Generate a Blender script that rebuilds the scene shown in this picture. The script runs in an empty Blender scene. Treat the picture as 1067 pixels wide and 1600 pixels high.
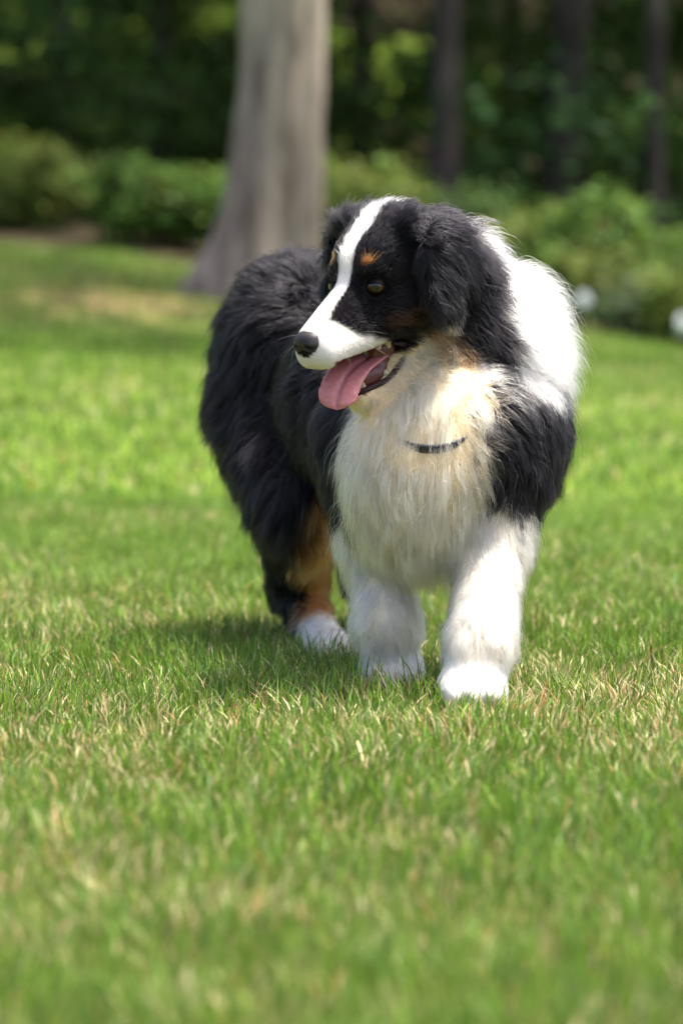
import bpy, math
import numpy as np
from mathutils import Vector, Matrix
from mathutils.kdtree import KDTree
try:
    import openvdb
except Exception:
    import pyopenvdb as openvdb

R = math.radians
rng = np.random.default_rng(7)
sc = bpy.context.scene
col = sc.collection

# ------------------------------------------------------------------ camera
CAM_H = 0.56
F_PX = 4375.0                       # focal length in photo pixels (1067 x 1600)
PITCH = math.atan(390.0 / F_PX)
cam_d = bpy.data.cameras.new('camera')
cam = bpy.data.objects.new('camera', cam_d)
col.objects.link(cam)
cam.location = (0, 0, CAM_H)
cam.rotation_euler = (math.pi / 2 - PITCH, 0, 0)
cam_d.sensor_fit = 'VERTICAL'
cam_d.sensor_height = 36.0
cam_d.lens = F_PX / 1600.0 * 36.0
cam_d.clip_start = 0.05
cam_d.clip_end = 400
cam_d.dof.use_dof = True
cam_d.dof.focus_distance = 3.62
cam_d.dof.aperture_fstop = 3.0
sc.camera = cam

# ------------------------------------------------------------------ light
SUN_EL, SUN_AZ = R(73), R(84)       # azimuth from +Y towards +X
world = bpy.data.worlds.new('World')
sc.world = world
world.use_nodes = True
wn = world.node_tree
sky = wn.nodes.new('ShaderNodeTexSky')
sky.sky_type = 'NISHITA'
sky.sun_disc = False
sky.sun_elevation = SUN_EL
sky.sun_rotation = SUN_AZ
sky.air_density = 0.5
sky.dust_density = 5.0
sky.ozone_density = 0.5
bg = wn.nodes['Background']
bg.inputs['Strength'].default_value = 0.15
wn.links.new(sky.outputs['Color'], bg.inputs['Color'])
sun_d = bpy.data.lights.new('sun', 'SUN')
sun_d.energy = 3.2
sun_d.angle = R(0.5)
sun_d.color = (1.0, 0.94, 0.83)
sun = bpy.data.objects.new('sun', sun_d)
col.objects.link(sun)
SUN_DIR = Vector((math.sin(SUN_AZ) * math.cos(SUN_EL), math.cos(SUN_AZ) * math.cos(SUN_EL), math.sin(SUN_EL)))
sun.rotation_euler = (-SUN_DIR).to_track_quat('-Z', 'Y').to_euler()
sun.location = (3, 3, 8)
sc.view_settings.view_transform = 'Standard'
sc.view_settings.look = 'None'
sc.view_settings.gamma = 1.0
sc.view_settings.use_curve_mapping = False
sc.view_settings.exposure = 1.58
sc.render.engine = 'CYCLES'
sc.cycles.use_denoising = True
sc.cycles.max_bounces = 10
sc.cycles.diffuse_bounces = 4
sc.cycles.glossy_bounces = 6
sc.cycles.transmission_bounces = 8
sc.cycles.transparent_max_bounces = 8
try:
    sc.cycles_curves.shape = 'THICK'
except Exception:
    pass

# ------------------------------------------------------------------ helpers
def W(px, py, d):
    """photo pixel + distance along the optical axis -> world point"""
    r = (px - 533.5) / F_PX * d
    u = (800.0 - py) / F_PX * d
    c, s = math.cos(PITCH), math.sin(PITCH)
    return np.array([r, d * c + u * s, CAM_H - d * s + u * c])

def link(o, parent=None):
    col.objects.link(o)
    if parent is not None:
        o.parent = parent
    return o

def tag(o, label=None, cat=None, group=None, kind=None):
    if label: o['label'] = label
    if cat: o['category'] = cat
    if group: o['group'] = group
    if kind: o['kind'] = kind
    return o

def empty(name, loc=(0, 0, 0)):
    o = bpy.data.objects.new(name, None)
    o.empty_display_size = 0.1
    o.location = loc
    return link(o)

def np_mesh(name, V, F, colors=None, smooth=True):
    V = np.asarray(V, dtype=np.float32)
    F = np.asarray(F, dtype=np.int32)
    me = bpy.data.meshes.new(name)
    k = F.shape[1]
    me.vertices.add(len(V)); me.vertices.foreach_set('co', V.ravel())
    me.loops.add(F.size); me.loops.foreach_set('vertex_index', F.ravel())
    me.polygons.add(len(F))
    me.polygons.foreach_set('loop_start', np.arange(0, F.size, k, dtype=np.int32))
    if smooth:
        me.polygons.foreach_set('use_smooth', np.ones(len(F), dtype=bool))
    me.update(calc_edges=True)
    me.validate()
    if colors is not None:
        a = me.attributes.new('col', 'FLOAT_COLOR', 'POINT')
        c4 = np.ones((len(V), 4), dtype=np.float32); c4[:, :3] = colors
        a.data.foreach_set('color', c4.ravel())
    return me

def mesh_obj(name, me, mat, parent=None, loc=None):
    o = bpy.data.objects.new(name, me)
    if mat is not None:
        me.materials.clear(); me.materials.append(mat)
    if loc is not None: o.location = loc
    return link(o, parent)

def new_mat(name):
    m = bpy.data.materials.new(name)
    m.use_nodes = True
    nt = m.node_tree
    return m, nt, nt.nodes['Principled BSDF'], nt.nodes['Material Output']

def simple_mat(name, color, rough=0.6, spec=0.3, noise=None, bump=None, subsurf=0, coat=0):
    m, nt, b, out = new_mat(name)
    b.inputs['Base Color'].default_value = (*color, 1)
    b.inputs['Roughness'].default_value = rough
    b.inputs['Specular IOR Level'].default_value = spec
    if coat:
        b.inputs['Coat Weight'].default_value = coat
        b.inputs['Coat Roughness'].default_value = 0.08
    if subsurf:
        b.inputs['Subsurface Weight'].default_value = subsurf
        b.inputs['Subsurface Radius'].default_value = (0.008, 0.003, 0.002)
        b.inputs['Subsurface Scale'].default_value = 0.6
    tc = nt.nodes.new('ShaderNodeTexCoord')
    if noise:
        scale, c2 = noise
        n = nt.nodes.new('ShaderNodeTexNoise'); n.inputs['Scale'].default_value = scale
        n.inputs['Detail'].default_value = 6
        nt.links.new(tc.outputs['Object'], n.inputs['Vector'])
        r = nt.nodes.new('ShaderNodeValToRGB')
        r.color_ramp.elements[0].position = 0.35; r.color_ramp.elements[1].position = 0.68
        r.color_ramp.elements[0].color = (*color, 1); r.color_ramp.elements[1].color = (*c2, 1)
        nt.links.new(n.outputs['Fac'], r.inputs['Fac'])
        nt.links.new(r.outputs['Color'], b.inputs['Base Color'])
    if bump:
        scale, st, dist = bump
        n2 = nt.nodes.new('ShaderNodeTexNoise'); n2.inputs['Scale'].default_value = scale
        n2.inputs['Detail'].default_value = 5
        nt.links.new(tc.outputs['Object'], n2.inputs['Vector'])
        bp = nt.nodes.new('ShaderNodeBump'); bp.inputs['Strength'].default_value = st
        bp.inputs['Distance'].default_value = dist
        nt.links.new(n2.outputs['Fac'], bp.inputs['Height'])
        nt.links.new(bp.outputs['Normal'], b.inputs['Normal'])
    return m

def attr_mat(name, rough=0.7, spec=0.2, translucent=0.0):
    """colour from the point attribute, optionally part translucent (leaves, blades)"""
    m, nt, b, out = new_mat(name)
    a = nt.nodes.new('ShaderNodeAttribute'); a.attribute_name = 'col'
    nt.links.new(a.outputs['Color'], b.inputs['Base Color'])
    b.inputs['Roughness'].default_value = rough
    b.inputs['Specular IOR Level'].default_value = spec
    if translucent:
        tr = nt.nodes.new('ShaderNodeBsdfTranslucent')
        nt.links.new(a.outputs['Color'], tr.inputs['Color'])
        mx = nt.nodes.new('ShaderNodeMixShader'); mx.inputs[0].default_value = translucent
        nt.links.new(b.outputs[0], mx.inputs[1]); nt.links.new(tr.outputs[0], mx.inputs[2])
        nt.links.new(mx.outputs[0], out.inputs['Surface'])
    return m

def hair_mat(name):
    m, nt, b, out = new_mat(name)
    nt.nodes.remove(b)
    a = nt.nodes.new('ShaderNodeAttribute'); a.attribute_name = 'col'
    h = nt.nodes.new('ShaderNodeBsdfHairPrincipled')
    h.model = 'CHIANG'
    h.parametrization = 'COLOR'
    nt.links.new(a.outputs['Color'], h.inputs['Color'])
    h.inputs['Roughness'].default_value = 0.42
    h.inputs['Radial Roughness'].default_value = 0.6
    h.inputs['Coat'].default_value = 0.0
    h.inputs['IOR'].default_value = 1.32
    nt.links.new(h.outputs[0], out.inputs['Surface'])
    return m

# smooth value noise in 3-D (numpy)
_NT = rng.random((32, 32, 32)).astype(np.float32)
def vnoise(P, scale):
    Q = np.asarray(P) * scale
    i = np.floor(Q).astype(int); f = Q - i
    f = f * f * (3 - 2 * f)
    r = 0
    for dx in (0, 1):
        for dy in (0, 1):
            for dz in (0, 1):
                w = (f[:, 0] if dx else 1 - f[:, 0]) * (f[:, 1] if dy else 1 - f[:, 1]) * (f[:, 2] if dz else 1 - f[:, 2])
                r = r + w * _NT[(i[:, 0] + dx) % 32, (i[:, 1] + dy) % 32, (i[:, 2] + dz) % 32]
    return r

def nrm(v):
    v = np.asarray(v, dtype=float)
    return v / np.maximum(np.linalg.norm(v, axis=-1, keepdims=True), 1e-9)

# ------------------------------------------------------------------ ground
def terrain(X, Y):
    X = np.asarray(X, dtype=float); Y = np.asarray(Y, dtype=float)
    t = np.clip((Y - 6.0) / 7.0, 0, None)
    t = np.where(t < 0.15, t * t / 0.3, t - 0.075) * 1.07
    tt = np.minimum(t, 2.2)
    Xc = np.clip(X, -1.2, 4)
    z = (0.33 - 0.118 * Xc) * tt
    z = z - 0.012 * np.exp(-((Y - 6.3) / 0.9) ** 2)
    z = z + 0.003 * np.sin(X * 3.1 + 1) * np.sin(Y * 2.3) * np.clip((Y - 4.6), 0, 1)
    hill = np.clip((Y - 23.0) / 14.0, 0, 1.0)
    z = z + 7.5 * hill * hill * (3 - 2 * hill)
    return z

def edge_y(X):
    """distance of the shrub bed's edge"""
    X = np.asarray(X, dtype=float)
    return 14.6 - 0.62 * np.clip(X, -6, 4) + 0.25 * np.sin(X * 1.3)

def lawn_tint(X, Y):
    """0..1 pale / lush variation of the lawn (mowing bands, dry patches, a zone lightened against blade shading)"""
    P = np.stack([X * 0.9 + Y * 0.35, Y * 0.55 - X * 0.15, np.zeros_like(X)], 1)
    a = vnoise(P + 5, 1.6) * 0.75 + vnoise(P + 9, 4.5) * 0.25
    stripe = 0.5 + 0.5 * np.sin((X * 0.55 + Y * 0.85) * 3.4)
    mid = np.clip((Y - 4.2) / 1.6, 0, 1) * np.clip((9.5 - Y) / 3.0, 0, 1)  # lightens this zone's colour to offset shading among the dense blades
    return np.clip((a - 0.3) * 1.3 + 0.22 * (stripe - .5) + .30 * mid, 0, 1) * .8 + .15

def dry_patch(X, Y):
    P = np.stack([X, Y, np.zeros_like(X)], 1)
    a = vnoise(P + 3, 2.2) * 0.5 + vnoise(P + 1, 6.5) * 0.5
    d = np.clip((a - 0.42) * 3.0, 0, 1)
    band = np.exp(-((Y - 3.35 - 0.12 * X) / 0.33) ** 2) * 0.6
    return np.clip(d * 0.7 + band * (0.5 + a), 0, 1)

def dirt_mask(X, Y):
    return np.clip(1.3 - np.hypot((X + 0.95) / 0.75, (Y - 12.2) / 1.1), 0, 1) * 0.9

ys = np.concatenate([np.linspace(-25, 0, 16)[:-1], np.linspace(0, 9, 100)[:-1], np.linspace(9, 24, 70)[:-1], np.linspace(24, 110, 40)])
xs = np.concatenate([np.linspace(-70, -6, 22)[:-1], np.linspace(-6, 6, 100)[:-1], np.linspace(6, 70, 22)])
GX, GY = np.meshgrid(xs, ys)
gx, gy = GX.ravel(), GY.ravel()
gz = terrain(gx, gy)
ny_, nx_ = GX.shape
idx = np.arange(nx_ * ny_).reshape(ny_, nx_)
Fq = np.stack([idx[:-1, :-1], idx[:-1, 1:], idx[1:, 1:], idx[1:, :-1]], -1).reshape(-1, 4)
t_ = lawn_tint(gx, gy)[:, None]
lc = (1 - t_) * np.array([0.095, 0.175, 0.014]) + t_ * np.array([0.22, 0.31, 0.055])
near = np.clip((6.8 - gy) / 2.0, 0, 1)[:, None]
lc = lc * (1 - near) + near * np.array([0.11, 0.11, 0.04])
dm = dirt_mask(gx, gy)[:, None]
lc = lc * (1 - dm) + dm * np.array([0.24, 0.17, 0.09])
gm = attr_mat('lawn_soil', 0.9, 0.1)
nt = gm.node_tree
_n = nt.nodes.new('ShaderNodeTexNoise'); _n.inputs['Scale'].default_value = 90; _n.inputs['Detail'].default_value = 6
_tc = nt.nodes.new('ShaderNodeTexCoord'); nt.links.new(_tc.outputs['Object'], _n.inputs['Vector'])
_mx = nt.nodes.new('ShaderNodeMixRGB'); _mx.blend_type = 'MULTIPLY'; _mx.inputs[0].default_value = 0.8
_rp = nt.nodes.new('ShaderNodeValToRGB'); _rp.color_ramp.elements[0].position = 0.3; _rp.color_ramp.elements[1].position = 0.7
_rp.color_ramp.elements[0].color = (0.45, 0.45, 0.4, 1); _rp.color_ramp.elements[1].color = (1.3, 1.3, 1.2, 1)
nt.links.new(_n.outputs['Fac'], _rp.inputs['Fac'])
_at = [n for n in nt.nodes if n.type == 'ATTRIBUTE'][0]
nt.links.new(_at.outputs['Color'], _mx.inputs[1]); nt.links.new(_rp.outputs['Color'], _mx.inputs[2])
nt.links.new(_mx.outputs[0], nt.nodes['Principled BSDF'].inputs['Base Color'])
_bp = nt.nodes.new('ShaderNodeBump'); _bp.inputs['Strength'].default_value = 0.8; _bp.inputs['Distance'].default_value = 0.02
nt.links.new(_n.outputs['Fac'], _bp.inputs['Height']); nt.links.new(_bp.outputs['Normal'], nt.nodes['Principled BSDF'].inputs['Normal'])
ground = mesh_obj('ground', np_mesh('ground', np.stack([gx, gy, gz], 1), Fq, lc), gm)
tag(ground, 'mown lawn ground rising gently towards the woods', 'ground', kind='structure')

# shrub bed / woodland floor, a sheet just above the lawn, beyond the edge
bx_ = np.linspace(-30, 30, 160)
bt = np.concatenate([np.linspace(0, 1, 12)[:-1] ** 1.0 * 3, np.linspace(3, 40, 40)])
BX, BT = np.meshgrid(bx_, bt)
BY = edge_y(BX) + BT
BZ = terrain(BX, BY) + 0.03 * np.clip(BT / 0.3, 0.15, 1) + 0.012 * np.sin(BX * 9) * np.sin(BY * 7)
bi = np.arange(BX.size).reshape(BX.shape)
Fb = np.stack([bi[:-1, :-1], bi[:-1, 1:], bi[1:, 1:], bi[1:, :-1]], -1).reshape(-1, 4)
bed_mat = simple_mat('mulch', (0.03, 0.026, 0.014), 0.95, 0.1, noise=(6, (0.075, 0.06, 0.035)), bump=(30, 0.9, 0.05))
bed = mesh_obj('garden_bed', np_mesh('garden_bed', np.stack([BX.ravel(), BY.ravel(), BZ.ravel()], 1), Fb), bed_mat)
tag(bed, 'brown mulched bed and woodland floor behind the lawn', 'garden bed', kind='structure')

# ------------------------------------------------------------------ leaves, shrubs and trees
leaf_mat = attr_mat('foliage', 0.6, 0.2, translucent=0.5)

def leaf_cloud(centers, size, normals=None, colors=None, r=rng):
    """one small folded leaf (two triangles pairs) per centre"""
    n = len(centers)
    if normals is None:
        normals = nrm(r.normal(size=(n, 3)) + np.array([0, 0, 0.7]))
    a = nrm(np.cross(normals, r.normal(size=(n, 3))))
    b = np.cross(normals, a)
    s = (np.asarray(size) * (0.6 + 0.8 * r.random(n)))[:, None]
    droop = -normals * s * 0.25
    v0 = centers - a * s * 0.5
    v1 = centers + b * s * 0.3 + droop * 0.3
    v2 = centers + a * s * 0.5 + droop
    v3 = centers - b * s * 0.3 + droop * 0.3
    V = np.stack([v0, v1, v2, v3], 1).reshape(-1, 3)
    F = np.arange(4 * n).reshape(n, 4)
    F = np.concatenate([F[:, [0, 1, 2]], F[:, [0, 2, 3]]])
    C = np.repeat(colors, 4, axis=0)
    return V, F, C

def leaf_colors(n, base, var=0.35, r=rng):
    base = np.array(base)
    k = np.exp(r.normal(size=(n, 1)) * var)
    hue = r.normal(size=(n, 1)) * 0.12
    c = base[None] * k
    c[:, 0:1] *= 1 + hue * 1.5
    return np.clip(c, 0.005, 0.5)

bark_mats = {}
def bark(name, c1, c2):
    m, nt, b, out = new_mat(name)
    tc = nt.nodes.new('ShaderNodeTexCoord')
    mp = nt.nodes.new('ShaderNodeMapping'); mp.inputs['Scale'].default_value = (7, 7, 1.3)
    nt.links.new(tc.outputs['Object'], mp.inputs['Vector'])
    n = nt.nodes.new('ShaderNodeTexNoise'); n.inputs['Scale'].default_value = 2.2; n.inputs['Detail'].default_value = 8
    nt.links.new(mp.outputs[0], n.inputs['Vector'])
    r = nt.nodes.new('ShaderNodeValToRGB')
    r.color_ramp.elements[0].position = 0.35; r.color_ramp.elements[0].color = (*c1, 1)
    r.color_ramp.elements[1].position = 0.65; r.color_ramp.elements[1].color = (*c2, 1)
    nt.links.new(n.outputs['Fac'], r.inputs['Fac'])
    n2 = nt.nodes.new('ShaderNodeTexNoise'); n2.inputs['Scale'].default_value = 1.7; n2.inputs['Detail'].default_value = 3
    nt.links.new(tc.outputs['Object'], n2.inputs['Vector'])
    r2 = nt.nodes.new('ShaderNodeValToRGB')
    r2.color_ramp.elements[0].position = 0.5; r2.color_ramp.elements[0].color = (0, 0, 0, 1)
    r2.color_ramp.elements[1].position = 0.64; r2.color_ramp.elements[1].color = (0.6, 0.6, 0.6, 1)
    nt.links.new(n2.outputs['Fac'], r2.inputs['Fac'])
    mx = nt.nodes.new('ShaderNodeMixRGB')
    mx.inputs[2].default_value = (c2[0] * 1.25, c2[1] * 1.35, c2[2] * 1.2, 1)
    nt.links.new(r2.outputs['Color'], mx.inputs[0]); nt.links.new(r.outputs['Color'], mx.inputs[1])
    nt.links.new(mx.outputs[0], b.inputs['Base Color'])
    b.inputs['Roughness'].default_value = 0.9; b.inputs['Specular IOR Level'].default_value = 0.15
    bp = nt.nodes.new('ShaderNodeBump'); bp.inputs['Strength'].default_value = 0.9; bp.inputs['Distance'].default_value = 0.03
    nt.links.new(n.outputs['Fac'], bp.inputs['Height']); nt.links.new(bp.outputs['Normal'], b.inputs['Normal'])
    return m
bark_grey = bark('bark_grey', (0.13, 0.102, 0.088), (0.33, 0.272, 0.24))
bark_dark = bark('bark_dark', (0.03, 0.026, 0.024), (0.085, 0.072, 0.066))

def trunk_mesh(name, rad, height, lean, flare, seg=28, rings=40, r=rng, limbs=6, root=0.0):
    V, F = [], []
    def tube(path, radii, lobes=0.0, ph=0.0):
        base = sum(len(v) for v in V)
        n = len(path)
        ang = np.linspace(0, 2 * np.pi, seg, endpoint=False)
        pts = []
        for i in range(n):
            d = path[min(i + 1, n - 1)] - path[max(i - 1, 0)]
            d = d / np.linalg.norm(d)
            u = nrm(np.cross(d, np.array([0.0, 1, 0.01]))) if abs(d[1]) < .9 else nrm(np.cross(d, np.array([1.0, 0, 0])))
            w = np.cross(u, d)
            k = lobes * math.exp(-max(path[i][2], 0) / (rad * 1.6))
            rr = radii[i] * (1 + k * np.cos(ang * 5 + ph) + 0.05 * np.sin(ang * 3 + i * .5) + 0.035 * np.sin(ang * 11 + i * .23) + 0.02 * r.normal(size=seg))
            rr = rr * (1 + (root if lobes else 0) * max(0, math.exp(-max(path[i][2], 0) / (rad * 1.4))) * np.clip(-np.cos(ang) * np.sign(u[0]), -.3, 1))
            pts.append(path[i] + np.outer(np.cos(ang) * rr, u) + np.outer(np.sin(ang) * rr, w))
        V.append(np.concatenate(pts))
        ii = np.arange(n * seg).reshape(n, seg) + base
        q = np.stack([ii[:-1], np.roll(ii[:-1], -1, 1), np.roll(ii[1:], -1, 1), ii[1:]], -1).reshape(-1, 4)
        F.append(q)
    t = np.linspace(0, 1, rings) ** 1.6
    z = t * (height + 0.35) - 0.35
    path = np.stack([lean[0] * z + 0.05 * rad * np.sin(z * 1.1) * 3, lean[1] * z, z], 1)
    zz = np.maximum(z, -0.05)
    radii = rad * (1 - 0.45 * np.clip(z, 0, None) / height) * (1 + flare * np.exp(-zz / (rad * 1.9)) + 0.12 * flare * np.exp(-zz / (rad * 4)))
    tube(path, radii, lobes=0.16, ph=r.random() * 6)
    for k in range(limbs):
        z0 = height * (0.55 + 0.45 * r.random())
        a = r.random() * 6.28
        L = height * (0.22 + 0.2 * r.random())
        s = np.linspace(0, 1, 9)[:, None]
        p0 = np.array([lean[0] * z0, lean[1] * z0, z0])
        dirv = np.array([math.cos(a), math.sin(a), 0.55])
        pp = p0 + s * L * dirv + s * s * np.array([0, 0, 0.3 * L]) + 0.05 * L * np.sin(s * 5 + a)
        tube(pp, rad * 0.4 * (1 - 0.85 * s[:, 0]))
    V_, F_ = np.concatenate(V), np.concatenate(F)
    return np_mesh(name, V_, F_)

def crown_mesh(name, height, radius, n, size, base, r=rng):
    nb = 16
    bc = nrm(r.normal(size=(nb, 3))) * radius * (0.35 + 0.55 * r.random((nb, 1))) * np.array([1, 1, 0.7])
    br = radius * (0.25 + 0.3 * r.random(nb))
    k = r.integers(0, nb, n)
    d = nrm(r.normal(size=(n, 3)))
    c = bc[k] + d * (br[k] * r.random(n) ** 0.4)[:, None] + np.array([0, 0, height])
    cl = leaf_colors(n, base, 0.3, r) * (0.8 + 0.4 * r.random(nb))[k][:, None]
    V, F, C = leaf_cloud(c, size, None, cl, r)
    return np_mesh(name, V, F, C, smooth=False)

crown_protos = [crown_mesh('crown', 0, 1.0, (800, 1500, 1500)[i], 0.12, (0.055, 0.095, 0.022), np.random.default_rng(40 + i)) for i in range(3)]
def make_tree(px, d, rad, label, mat, lean=(0, 0), flare=0.6, height=11.0, crown=3.2, group=None, seed=1, root=0.0):
    r = np.random.default_rng(seed)
    X = (px - 533.5) / F_PX * d
    z = float(terrain(X, d))
    t = empty('tree', (X, d, z))
    tag(t, label, 'tree', group)
    mesh_obj('trunk', trunk_mesh('trunk', rad, height, lean, flare, r=r, root=root), mat, t)
    c = mesh_obj('crown', crown_protos[seed % 3], leaf_mat, t)
    c.location = (lean[0] * height, lean[1] * height + (0.0 if d < 14 else 1.8), height * 1.02)
    c.scale = (crown, crown, crown * 0.9)
    c.rotation_euler = (0, 0, r.random() * 6)
    return t

g = 'trees along the edge of the woods'
make_tree(420, 13.0, 0.205, 'thick pale grey tree trunk with flared base rising from the lawn', bark_grey, (0.035, 0), 0.24, 8.5, 3.6, g, 3, root=.5)
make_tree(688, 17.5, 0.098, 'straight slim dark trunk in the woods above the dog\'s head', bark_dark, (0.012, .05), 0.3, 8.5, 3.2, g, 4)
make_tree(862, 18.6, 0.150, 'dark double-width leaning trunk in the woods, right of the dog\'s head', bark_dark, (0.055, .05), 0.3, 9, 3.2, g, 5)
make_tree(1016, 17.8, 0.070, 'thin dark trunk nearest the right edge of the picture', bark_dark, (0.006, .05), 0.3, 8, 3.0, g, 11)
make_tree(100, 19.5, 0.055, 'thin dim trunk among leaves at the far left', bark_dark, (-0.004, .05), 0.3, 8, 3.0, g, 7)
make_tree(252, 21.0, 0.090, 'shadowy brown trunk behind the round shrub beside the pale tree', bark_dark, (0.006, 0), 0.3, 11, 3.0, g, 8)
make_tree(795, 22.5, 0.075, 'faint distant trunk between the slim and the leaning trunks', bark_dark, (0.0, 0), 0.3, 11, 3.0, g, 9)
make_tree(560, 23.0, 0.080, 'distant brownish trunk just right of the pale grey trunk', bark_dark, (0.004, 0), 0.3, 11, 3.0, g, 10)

def shrub_mesh(name, w, h, n, size, base, r):
    nb = 14
    a = r.random(nb) * 6.28
    bc = np.stack([np.cos(a) * w * 0.55 * r.random(nb) ** .5, np.sin(a) * w * 0.45 * r.random(nb) ** .5, h * (0.25 + 0.55 * r.random(nb))], 1)
    br = np.minimum(w, h) * (0.18 + 0.28 * r.random(nb))
    k = r.integers(0, nb, n)
    d = nrm(r.normal(size=(n, 3)) + np.array([0, 0, 0.25]))
    c = bc[k] + d * (br[k] * r.random(n) ** 0.33)[:, None]
    c = c + r.normal(size=(n, 3)) * (.02 + .05 * r.random((nb, 1)))[k]
    c[:, 2] = np.abs(c[:, 2]) + 0.02
    nn = nrm(d * 0.9 + np.array([0, -0.1, 0.6]) + 0.5 * r.normal(size=(n, 3)))
    cl = leaf_colors(n, base, 0.3, r) * (0.75 + 0.5 * r.random(nb))[k][:, None]
    V, F, C = leaf_cloud(c, size, nn, cl, r)
    return np_mesh(name, V, F, C, smooth=False)

def stems_mesh(name, h, n, r):
    V, F = [], []
    for i in range(n):
        a = r.random() * 6.28
        s = np.linspace(0, 1, 6)[:, None]
        path = np.array([0, 0, -0.05]) + s * np.array([math.cos(a) * h * .4, math.sin(a) * h * .4, h * .9]) + s * s * np.array([0, 0, .05])
        rad = 0.012 * (1 - 0.7 * s[:, 0])
        ang = np.linspace(0, 6.283, 6, endpoint=False)
        pts = (path[:, None, :] + rad[:, None, None] * np.stack([np.cos(ang), np.sin(ang), 0 * ang], 1)[None]).reshape(-1, 3)
        ii = np.arange(36).reshape(6, 6) + 36 * i
        F.append(np.stack([ii[:-1], np.roll(ii[:-1], -1, 1), np.roll(ii[1:], -1, 1), ii[1:]], -1).reshape(-1, 4))
        V.append(pts)
    return np_mesh(name, np.concatenate(V), np.concatenate(F))

stem_mat = simple_mat('shrub_stem', (0.07, 0.05, 0.03), 0.85, 0.2, noise=(20, (0.12, 0.09, 0.06)))
sg = 'shrubs in the bed at the edge of the woods'
GREEN_LUSH = (0.095, 0.17, 0.03); GREEN_DEEP = (0.055, 0.10, 0.025); GREEN_YEL = (0.14, 0.19, 0.04); GREEN_GREY = (0.13, 0.18, 0.085)
shrubs = [  # px, distance, width, height, base colour, leaf size, label
    (250, 15.5, 0.58, 0.42, GREEN_LUSH, 0.085, 'round glossy green shrub just left of the pale grey trunk'),
    (45, 16.5, 0.46, 0.46, GREEN_YEL, 0.085, 'yellow-green bush at the left edge behind the lawn'),
    (150, 17.6, 0.42, 0.30, GREEN_DEEP, 0.08, 'dark green bush between the yellow-green bush and the round shrub'),
    (-70, 16.9, 0.5, 0.36, GREEN_LUSH, 0.085, 'green bush cut off by the left edge'),
    (560, 15.6, 0.60, 0.55, GREEN_YEL, 0.085, 'light green shrub just right of the pale grey trunk, behind the dog'),
    (700, 15.8, 0.60, 0.50, GREEN_DEEP, 0.08, 'dark green shrub showing just above the dog\'s ear'),
    (870, 15.0, 0.62, 0.52, GREEN_LUSH, 0.09, 'bright green shrub behind the dog\'s white ruff'),
    (935, 14.7, 0.42, 0.36, GREEN_YEL, 0.08, 'yellow-green leafy shrub above the nearer white blossom'),
    (1010, 15.6, 0.58, 0.46, GREEN_LUSH, 0.09, 'fresh green shrub filling the bed at right'),
    (1000, 13.75, 0.26, 0.22, GREEN_GREY, 0.07, 'low pale grey-green plant at the bed edge, right of the white blossom'),
    (1075, 13.5, 0.24, 0.28, GREEN_YEL, 0.07, 'small yellow-green plant at the right edge with a white blossom'),
    (1150, 14.2, 0.60, 0.55, GREEN_LUSH, 0.09, 'green shrub cut off by the right edge'),
    (790, 15.3, 0.55, 0.42, GREEN_YEL, 0.085, 'light green shrub between the dog\'s ear and the bright shrub at right'),
]
for i, (px, d, w, h, base, ls, lab) in enumerate(shrubs):
    r = np.random.default_rng(100 + i)
    X = (px - 533.5) / F_PX * d
    s = empty('shrub', (X, d, float(terrain(X, d)) + 0.02))
    tag(s, lab, 'shrub', sg)
    mesh_obj('foliage', shrub_mesh('foliage', w, h, int(6500 * (w * h / .3) ** .7), ls * .68, base, r), leaf_mat, s)
    mesh_obj('stem', stems_mesh('stem', h * .8, 6, r), stem_mat, s)

# white blossoms in the bed
petal_mat = simple_mat('petal', (0.72, 0.78, 0.84), 0.6, 0.3, noise=(40, (0.82, 0.85, 0.86)))
for i, (px, py, d, hh, lab) in enumerate([(912, 471, 13.7, 0.050, 'pale white oval blossom in front of the shrubs, right of the dog\'s ruff'),
                                      (1065, 508, 13.2, 0.054, 'pale white oval blossom cut by the right edge')]):
    r = np.random.default_rng(300 + i)
    c = W(px, py, d)
    b0 = empty('blossom', tuple(c - np.array([0, 0, hh])))
    tag(b0, lab, 'flower', 'white blossoms in the bed')
    n = 220
    dv = nrm(r.normal(size=(n, 3)))
    cc = dv * np.array([hh * 0.62, hh * 0.62, hh]) * 0.92 + np.array([0, 0, hh])
    V, F, C = leaf_cloud(cc, 0.024, nrm(dv + .3 * r.normal(size=(n, 3))), np.ones((n, 3)), r)
    mesh_obj('flower_head', np_mesh('flower_head', V, F, None, False), petal_mat, b0)
    gz0 = float(terrain(c[0], c[1])) - (c[2] - hh)
    ang = np.linspace(0, 6.283, 6, endpoint=False)
    ring = np.stack([np.cos(ang), np.sin(ang), 0 * ang], 1) * 0.006
    V = np.concatenate([ring + np.array([0, 0, gz0]), ring + np.array([0, 0, hh * 0.9])])
    ii = np.arange(12).reshape(2, 6)
    mesh_obj('stem', np_mesh('stem', V, np.stack([ii[0], np.roll(ii[0], -1), np.roll(ii[1], -1), ii[1]], -1)), stem_mat, b0)

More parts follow.
